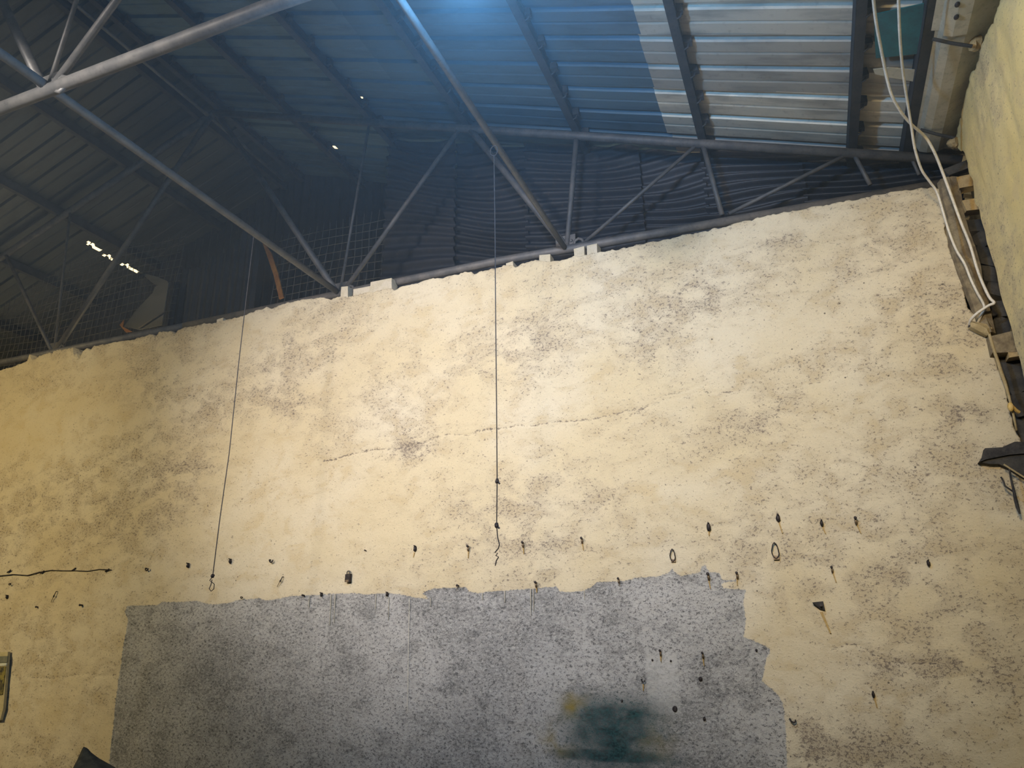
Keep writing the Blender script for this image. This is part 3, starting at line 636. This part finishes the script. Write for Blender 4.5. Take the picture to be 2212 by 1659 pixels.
nail(82, 1312, 'dark stub lower left of the hook with the wire tail', 'stub', None, .9)
nail(178, 1308, 'dark stub left of the upper left corner of the grey patch', 'stub', None, 1.1)
nail(320, 1230, 'open hook right of the end of the dark cord', 'hook', None, 1.1)
nail(408, 1222, 'dark plug left of the wire that ends in a loop', 'plug', None, .8)
nail(499, 1213, 'dark plug right of the wire that ends in a loop', 'plug', None, .8)
nail(588, 1212, 'bent dark hook upper left of the hanging padlock', 'hook', None, 1.1)
nail(610, 1252, 'long thin hook hanging left of the padlock', 'tail', None, .8)
nail(755, 1246, 'old dark padlock hanging on the plaster above the grey patch', 'padlock', None, 1.15)
nail(790, 1190, 'tiny nail upper right of the padlock', 'stub', None, .6)
nail(898, 1186, 'dark plug, first in the row left of the knotted wire', 'plug', (-2, 10, -2, 8), .9)
nail(1013, 1180, 'nail with rust streak just left of the knotted wire', 'nail', (-1, 18), 1.)
nail(990, 1266, 'dark nail at the upper edge of the grey patch left of centre', 'stub', None, .9)
nail(1131, 1172, 'nail with rust streak just right of the knotted wire', 'nail', (1, 16), 1.)
nail(1258, 1163, 'nail with rust streak, second right of the knotted wire', 'nail', (3, 18), 1.)
nail(1159, 1258, 'nail over the middle of the upper edge of the grey patch', 'nail', (1, 14), 1.)
nail(1337, 1250, 'greenish nail standing on the upper edge of the grey patch, left of the narrow ring', 'nail', None, .9)
nail(1454, 1200, 'narrow iron ring with brass plate above the right end of the grey patch', 'ring', None, 1.0)
nail(1531, 1139, 'dark plug above and right of the narrow ring', 'plug', (1, 10), 1.1)
nail(1530, 1240, 'long spike with drip at the right end of the patch top edge', 'nail', (5, 24), 1.1)
nail(1592, 1238, 'nail with streak beside the upper right corner of the grey patch', 'nail', (1, 18), 1.)
nail(1681, 1120, 'dark plug with rust streak above the wide oval ring', 'plug', (7, 22, 2, 10), 1.)
nail(1675, 1190, 'wide oval iron ring hanging right of the grey patch', 'ring', None, 1.25)
nail(1775, 1131, 'short plug with rust streak, first right of the wide ring', 'plug', (6, 14, 2, 8), .8)
nail(1847, 1120, 'nail with bent clip and rust streak, rightmost in the upper row', 'nail', (9, 22, 3, 10), 1.1)
nail(1796, 1226, 'slim nail with rust streak above the big iron spike', 'nail', (8, 24, 2, 8), .9)
nail(2005, 1217, 'lone dark plug near the right edge', 'plug', None, .7)
nail(1886, 1500, 'slim nail with streak low on the right of the wall', 'plug', (6, 22, 2, 6), .7)
nail(1427, 1405, 'nail over the pale scraped rectangle in the grey patch', 'nail', (1, 16), .9)
nail(1518, 1410, 'nail with orange streak right of the pale scraped rectangle', 'nail', (3, 20), .9)
nail(1390, 1470, 'bent nail left of the pale scraped rectangle', 'hook', (0, 14), .7)
nail(1513, 1467, 'broken hole right of the pale scraped rectangle', 'hole', None, 1.1)
nail(1458, 1532, 'dark chip at the lower right corner of the pale rectangle', 'hole', None, 1.5)
nail(1409, 1426, 'small screw hole at the upper left of the pale rectangle', 'hole', None, .6)
nail(1449, 1428, 'small screw hole at the upper right of the pale rectangle', 'hole', None, .6)
nail(1521, 1553, 'dark plug below right of the pale rectangle', 'hole', None, .9)
nail(1343, 1514, 'small dark hole at the upper edge of the teal stain', 'hole', None, .7)
nail(1634, 1405, 'small dark hole near the right edge of the grey patch', 'hole', None, .7)
nail(525, 1291, 'dark nail at the left of the patch top edge', 'hook', None, .7)
nail(657, 1287, 'dark stub on the patch top edge, left of the padlock', 'stub', None, .9)
nail(696, 1285, 'dark nail on the patch top edge, just below left of the padlock', 'plug', None, .6)
nail(838, 1284, 'reddish nail on the patch top edge, right of the padlock', 'plug', None, .6)
nail(1712, 1556, 'splinter stuck in the wall right of the grey patch', 'hook', None, .9)
# big spike with torn plate and long rust streak
l = onY(1770, 1310, YW); r = empty('iron_spike', l); tag(r, 'big black iron spike with long rust streak on the right', 'spike')
MB().prism([(-.045, -.05, .028), (.028, -.03, .034), (.034, -.02, -.030), (.0, -.02, -.018)], (.004, .05, 0)).build('plate', M['charred'], r)
MB().tube([(.012, .03, 0), (.01, -.06, .006)], .009, 6).build('shank', M['iron'], r)
streak(r, l, 20, 46, 1774, 1322, 5)

# ------------------------------------------------------------------ corner: post, rod, cables, charred bracket
def irregular(path, Y, wpx, name, mat, label, cat, dep=.07, seed=1):
    l = onY(*path[0], Y); n = len(path); mb = MB(); rng = np.random.default_rng(seed); rings = []
    for i, (x, y) in enumerate(path):
        c = onY(x, y, Y); s_ = np.linalg.norm(c-CAM)/FPX; wd = wpx[i]*s_/2
        rings.append([c+[-wd, dep*.4, 0], c+[-wd*.8, -dep*.5+rng.uniform(-.01, .01), rng.uniform(-.01, .01)], c+[0, -dep+rng.uniform(-.015, .015), 0], c+[wd*.8, -dep*.6+rng.uniform(-.01, .01), rng.uniform(-.01, .01)], c+[wd, dep*.4, 0]])
    v = [p-l for r_ in rings for p in r_]; f = [(i*5+j, (i+1)*5+j, (i+1)*5+(j+1) % 5, i*5+(j+1) % 5) for i in range(n-1) for j in range(5)]
    f += [(4, 3, 2, 1, 0), tuple((n-1)*5+k for k in range(5))]
    o = mesh(name, v, f, mat, wall_right, False, l); return o
irregular([(2048, 388), (2056, 430), (2064, 470), (2070, 505), (2082, 545), (2094, 585), (2104, 620), (2116, 655), (2126, 690), (2138, 724)], 5.99, [34, 36, 32, 40, 44, 42, 34, 30, 28, 20], 'corner_post', M['concrete'], 'crumbling brown corner post beside the two white cables', 'post', .06, 3)
irregular([(2100, 700), (2112, 706), (2128, 716), (2134, 726)], 5.97, [10, 30, 26, 8], 'mortar_lump', M['wood'], 'ochre mortar lump under the cable loop', 'mortar', .05, 8)
l = onY(2138, 726, 5.94); mb = MB().tube([onY(x, y, 5.93) for x, y in ((2137, 722), (2146, 752), (2157, 785), (2164, 808), (2172, 830), (2182, 866), (2190, 900), (2196, 930))], [.010, .011, .012, .013, .012, .009, .008, .008], 7)
o = local(mb, l).build('wooden_rod', M['wood'], None, True, l); tag(o, 'thin tan rod running down the broken corner', 'rod')
l = onY(2183, 878, 5.90); r = empty('insulator', l); tag(r, 'small orange knob tied to the tan rod in the corner', 'insulator')
MB().ball((0, 0, -.005), (.020, .022, .034), 8, 6, .08).build('knob', M['lump'], r, True); MB().tube([(.01, 0, .0), (.035, .02, -.03), (.05, .03, -.04)], .012, 6).build('binding', M['lump'], r)
def cable(pix, ys, r, label, mat='cable'):
    P = [onY(x, y, Y) for (x, y), Y in zip(pix, ys)]; Q = []
    for i in range(len(P)-1):                      # Catmull-Rom
        p0, p1, p2, p3 = P[max(i-1, 0)], P[i], P[i+1], P[min(i+2, len(P)-1)]
        for t in np.linspace(0, 1, 5)[:-1]:
            Q.append(.5*((2*p1)+(-p0+p2)*t+(2*p0-5*p1+4*p2-p3)*t*t+(-p0+3*p1-3*p2+p3)*t**3))
    Q.append(P[-1]); l = P[-1]; o = local(MB().tube(Q, r, 8), l).build('hanging_cable', M[mat], None, True, l); tag(o, label, 'cable', 'white cables in the corner')
cable([(1880, -90), (1887, 0), (1893, 50), (1904, 110), (1914, 160), (1926, 205), (1945, 240), (1968, 268), (1998, 295), (2018, 328), (2036, 372), (2054, 420), (2076, 480), (2096, 530), (2114, 590), (2136, 640), (2148, 654), (2136, 660), (2112, 676), (2098, 690), (2094, 702)],
      [3.85, 4.2, 4.4, 4.65, 4.85, 5.0, 5.15, 5.3, 5.45, 5.55, 5.65, 5.72, 5.78, 5.81, 5.84, 5.85, 5.85, 5.86, 5.88, 5.92, 5.98], .0105, 'white cable that swings left then crosses over, ending in the wide bend')
cable([(1937, -90), (1941, 0), (1944, 80), (1950, 150), (1960, 220), (1969, 275), (1976, 320), (1990, 365), (2008, 392), (2024, 415), (2038, 460), (2050, 500), (2066, 540), (2084, 570), (2096, 600), (2110, 630), (2124, 655), (2126, 668), (2120, 680), (2112, 698)],
      [3.85, 4.2, 4.5, 4.8, 5.1, 5.3, 5.45, 5.6, 5.7, 5.76, 5.80, 5.82, 5.85, 5.86, 5.87, 5.88, 5.90, 5.91, 5.93, 5.97], .0095, 'white cable that hangs straight then runs down the plaster edge')
l = onY(2097, 704, 5.98); o = local(MB().ball(onY(2097, 704, 5.97), (.02, .02, .012), 7, 5, .2).tube([onY(2092, 702, 5.98), onY(2108, 700, 5.95)], .008, 6), l).build('cable_tie', M['charred'], None, False, l); tag(o, 'dark tie holding the ends of the white cables', 'cable tie')
# charred bracket wedge
l = onY(2180, 985, 5.94); r = empty('charred_bracket', l); tag(r, 'charred timber bracket sticking out of the right corner', 'bracket')
MB().prism([onY(x, y, 5.93)-l for x, y in ((2115, 998), (2124, 985), (2128, 968), (2165, 966), (2192, 954), (2230, 955), (2230, 978), (2180, 982), (2150, 988), (2130, 992))], (0, .07, 0)).build('top_board', M['charred'], r)
MB().prism([onY(x, y, 5.95)-l for x, y in ((2115, 998), (2130, 990), (2180, 982), (2230, 980), (2230, 1040), (2205, 1028), (2180, 1012), (2158, 1002), (2140, 1002))], (0, .06, 0)).build('wedge', M['stone'], r)
MB().tube([onY(x, y, 5.90)-l for x, y in ((2168, 1003), (2185, 1014), (2212, 1031), (2235, 1042))], .006, 5).build('stick', M['wood'], r)
MB().tube([onY(x, y, 5.91)-l for x, y in ((2180, 1010), (2184, 1035), (2190, 1060), (2194, 1080), (2198, 1095), (2203, 1110))], [.006, .007, .009, .012, .012, .006], 6).build('hanging_stick', M['charred'], r)
MB().tube([onY(x, y, 5.92)-l for x, y in ((2162, 1030), (2168, 1040), (2171, 1050), (2180, 1056), (2188, 1062))], .006, 6).build('twig', M['charred'], r)

# ------------------------------------------------------------------ eave at upper right: gutter, straps, teal sheet, tin offcut
def eave(px, py, off): # point on a plane parallel to the right roof slope
    d = ray(px, py); n = np.array([SL, 0, 1.]); p0 = np.array([HEEL[0], 0, HEEL[1]+off]); return CAM+d*(np.dot(p0-CAM, n)/np.dot(d, n))
gut = empty('gutter', (1.4, 5.2, 5.36)); tag(gut, 'pale zinc eave gutter above the right wall', 'gutter'); l = np.array((1.4, 5.2, 5.36))
def gutter_piece(ya, yb, name, dz=0):
    P = [(1.19, .015), (1.235, .0), (1.25, -.05), (1.30, -.075), (1.38, -.085), (1.46, -.06), (1.56, -.03)]; v = []
    for y in (ya, yb):
        for (x, z) in P: v.append((x-l[0], y-l[1], z+dz+.02))
        for (x, z) in P: v.append((x-l[0], y-l[1], z+dz+.032))
    n = len(P); f = [(i, i+1, 2*n+i+1, 2*n+i) for i in range(n-1)]+[(n+i, 3*n+i, 3*n+i+1, n+i+1) for i in range(n-1)]
    return mesh(name, v, f, M['zinc'], gut)
gutter_piece(YN+.2, 4.69, 'gutter_length', -.012); gutter_piece(4.62, 6.05, 'gutter_length', .0)
for px, py in ((2068, 10), (2066, 37)):
    q = eave(px, py, -.022)-l; MB().ball(q, (.016, .022, .012), 10, 6).build('drain_hole', M['iron'], gut)
for a, b in (((2014, 84), (2100, 100)), ((1988, 280), (2062, 298))):
    p, q = eave(*a, -.012)-l, eave(*b, -.03)-l
    MB().tube([p, (p+q)/2+[0, 0, -.006], q], .012, 6).build('strap', M['purlin'], gut)
l2 = eave(1940, 70, .09)
o = local(MB().prism([eave(x, y, .085) for x, y in ((1887, 32), (1996, 8), (1988, 116), (1892, 126))], (0, 0, .008)), l2).build('teal_panel', M['teal'], None, False, l2); tag(o, 'teal plastic panel patched into the roof near the right wall', 'panel')
l2 = eave(1940, 150, .06)
mb = MB().prism([eave(x, y, .07) for x, y in ((1886, 150), (1920, 146), (1985, 152), (1983, 178), (1925, 168), (1890, 160))], (0, 0, .006))
o = local(mb, l2).build('tin_offcut', M['zinc'], None, False, l2); tag(o, 'ragged tin offcut tucked under the sheets below the teal panel', 'sheet metal')
# mortar lumps on the wall top holding the straps
for px, py, s_ in ((2104, 92, .05), (2060, 308, .045)):
    q = onX(px, py, XR-.02); MB().ball(q, (s_, s_*1.2, s_), 8, 6, .22).build('mortar_lump', M['brick'], wall_right)

# ------------------------------------------------------------------ lower left: framed notice, canvas-covered heap
l = onY(-80, 1490, YW-.04); r = empty('framed_notice', l); tag(r, 'framed notice on the wall, cut by the left picture edge', 'notice')
q = lambda x, y, Y=YW-.05: onY(x, y, Y)-l
MB().prism([q(-240, 1420), q(17, 1408), q(7, 1530), q(0, 1556), q(-250, 1580)], (0, .03, 0)).build('backboard', M['frame'], r)
MB().prism([q(-240, 1428, YW-.06), q(16, 1417, YW-.06), q(15, 1431, YW-.06), q(-240, 1442, YW-.06)], (0, .012, 0)).build('header_band', M['printband'], r)
MB().prism([q(-240, 1443, YW-.06), q(14, 1432, YW-.06), q(13, 1438, YW-.06), q(-240, 1450, YW-.06)], (0, .012, 0)).build('white_strip', M['printwhite'], r)
MB().prism([q(-240, 1451, YW-.06), q(12, 1440, YW-.06), q(5, 1500, YW-.06), q(-250, 1540, YW-.06)], (0, .012, 0)).build('print', M['print'], r)
pk = onY(181, 1613, 5.5); base = np.array([pk[0]+.12, pk[1]-.05, 0])
rings = []; n = 18
prof = [(0, .0), (.022, -.012), (.05, -.05), (.10, -.10), (.17, -.15), (.26, -.22), (.33, -.34), (.37, -.6), (.40, -pk[2]*.75), (.42, -pk[2])]
v = []
for i, (rr, dz) in enumerate(prof):
    cx = pk[0]+rr*.95*(1 if rr < .3 else .9)*(.8); 
    for k_ in range(n):
        an = 2*math.pi*k_/n; rad = max(rr, .002)*(1+.06*math.sin(5*an+i)); v.append((cx+rad*.95*math.cos(an), pk[1]+rad*.8*math.sin(an), pk[2]+dz))
f = [(i*n+k_, i*n+(k_+1) % n, (i+1)*n+(k_+1) % n, (i+1)*n+k_) for i in range(len(prof)-1) for k_ in range(n)]+[tuple(range(n))]
v = [np.array(p)-base for p in v]
f = [t[::-1] for t in f]
o = mesh('canvas_cover', v, f, M['tarp'], None, False, base); tag(o, 'dark pointed canvas cover at the lower left', 'canvas cover')

# ------------------------------------------------------------------ dusty air glowing round the bay lamp
hz = bpy.data.materials.new('dusty_air'); hz.use_nodes = True; nt = hz.node_tree; nt.nodes.remove(nt.nodes['Principled BSDF'])
vsn = nt.nodes.new('ShaderNodeVolumeScatter'); vsn.inputs['Color'].default_value = (.75, .9, 1, 1); vsn.inputs['Density'].default_value = .017; vsn.inputs['Anisotropy'].default_value = .2
nt.links.new(vsn.outputs[0], nt.nodes['Material Output'].inputs['Volume'])
xa, xb = -6.2, 1.15
hp = [(xa, .6, 3.3), (xb, .6, 3.3), (xb, .6, roofz(xb, 0)), (xa, .6, roofz(xa, 0))]
o = local(MB().prism(hp, (0, 5.3, 0)), (-1.3, 2.67, 5.0)).build('dust_haze', hz, None, False, (-1.3, 2.67, 5.0)); tag(o, 'faint dusty haze hanging in the air round the bay lamp', 'haze', None, 'stuff')

# ------------------------------------------------------------------ lamps and added fill lights (outside the frame)
for i, (kind, loc, aim, watts, colr, cone, label) in enumerate(LAMPS):
    loc = np.array(loc, float); root = empty('bay_lamp' if kind == 'bay' else 'floodlight', loc); tag(root, label, 'lamp', 'hall lamps')
    if kind == 'bay':
        MB().tube([(0, 0, .16), (0, 0, .09)], .012, 8).build('stem', M['housing'], root); MB().tube([(0, 0, .10), (0, 0, .03)], [.03, .035], 12).build('socket', M['housing'], root, True)
        MB().ball((0, 0, -.02), (.05, .05, .06), 14, 10).build('bulb', emis('lamp_glass_bay', colr, 60), root, True)
        ld = bpy.data.lights.new('bay_light', 'POINT'); ld.shadow_soft_size = .07; ld.energy = watts; ld.color = colr
        lo = link(bpy.data.objects.new('light', ld), root); lo.location = (0, 0, -.14)
    else:
        d = Vector(aim)-Vector(loc); q = d.to_track_quat('-Z', 'Y'); rt_ = np.array(q.to_matrix())
        MB().box(rt_ @ np.array([0, 0, .04]), (.24, .18, .07), 0, rt_).build('housing', M['housing'], root)
        MB().box(rt_ @ np.array([0, 0, .0]), (.21, .15, .012), 0, rt_).build('lens', emis('lamp_glass_%d' % i, colr, 30), root)
        MB().tube([(-.13, 0, .0), (-.13, 0, .16), (.13, 0, .16), (.13, 0, .0)], .008, 6).build('bracket', M['housing'], root)
        MB().tube([(0, 0, .16), (0, 0, .24)], .014, 6).build('clamp', M['housing'], root)
        ld = bpy.data.lights.new('flood_light', 'SPOT'); ld.spot_size = math.radians(cone); ld.spot_blend = 1.; ld.shadow_soft_size = .30; ld.energy = watts*3; ld.color = colr
        lo = link(bpy.data.objects.new('light', ld), root); lo.location = tuple(rt_ @ np.array([0, 0, -.03])); lo.rotation_mode = 'QUATERNION'; lo.rotation_quaternion = q
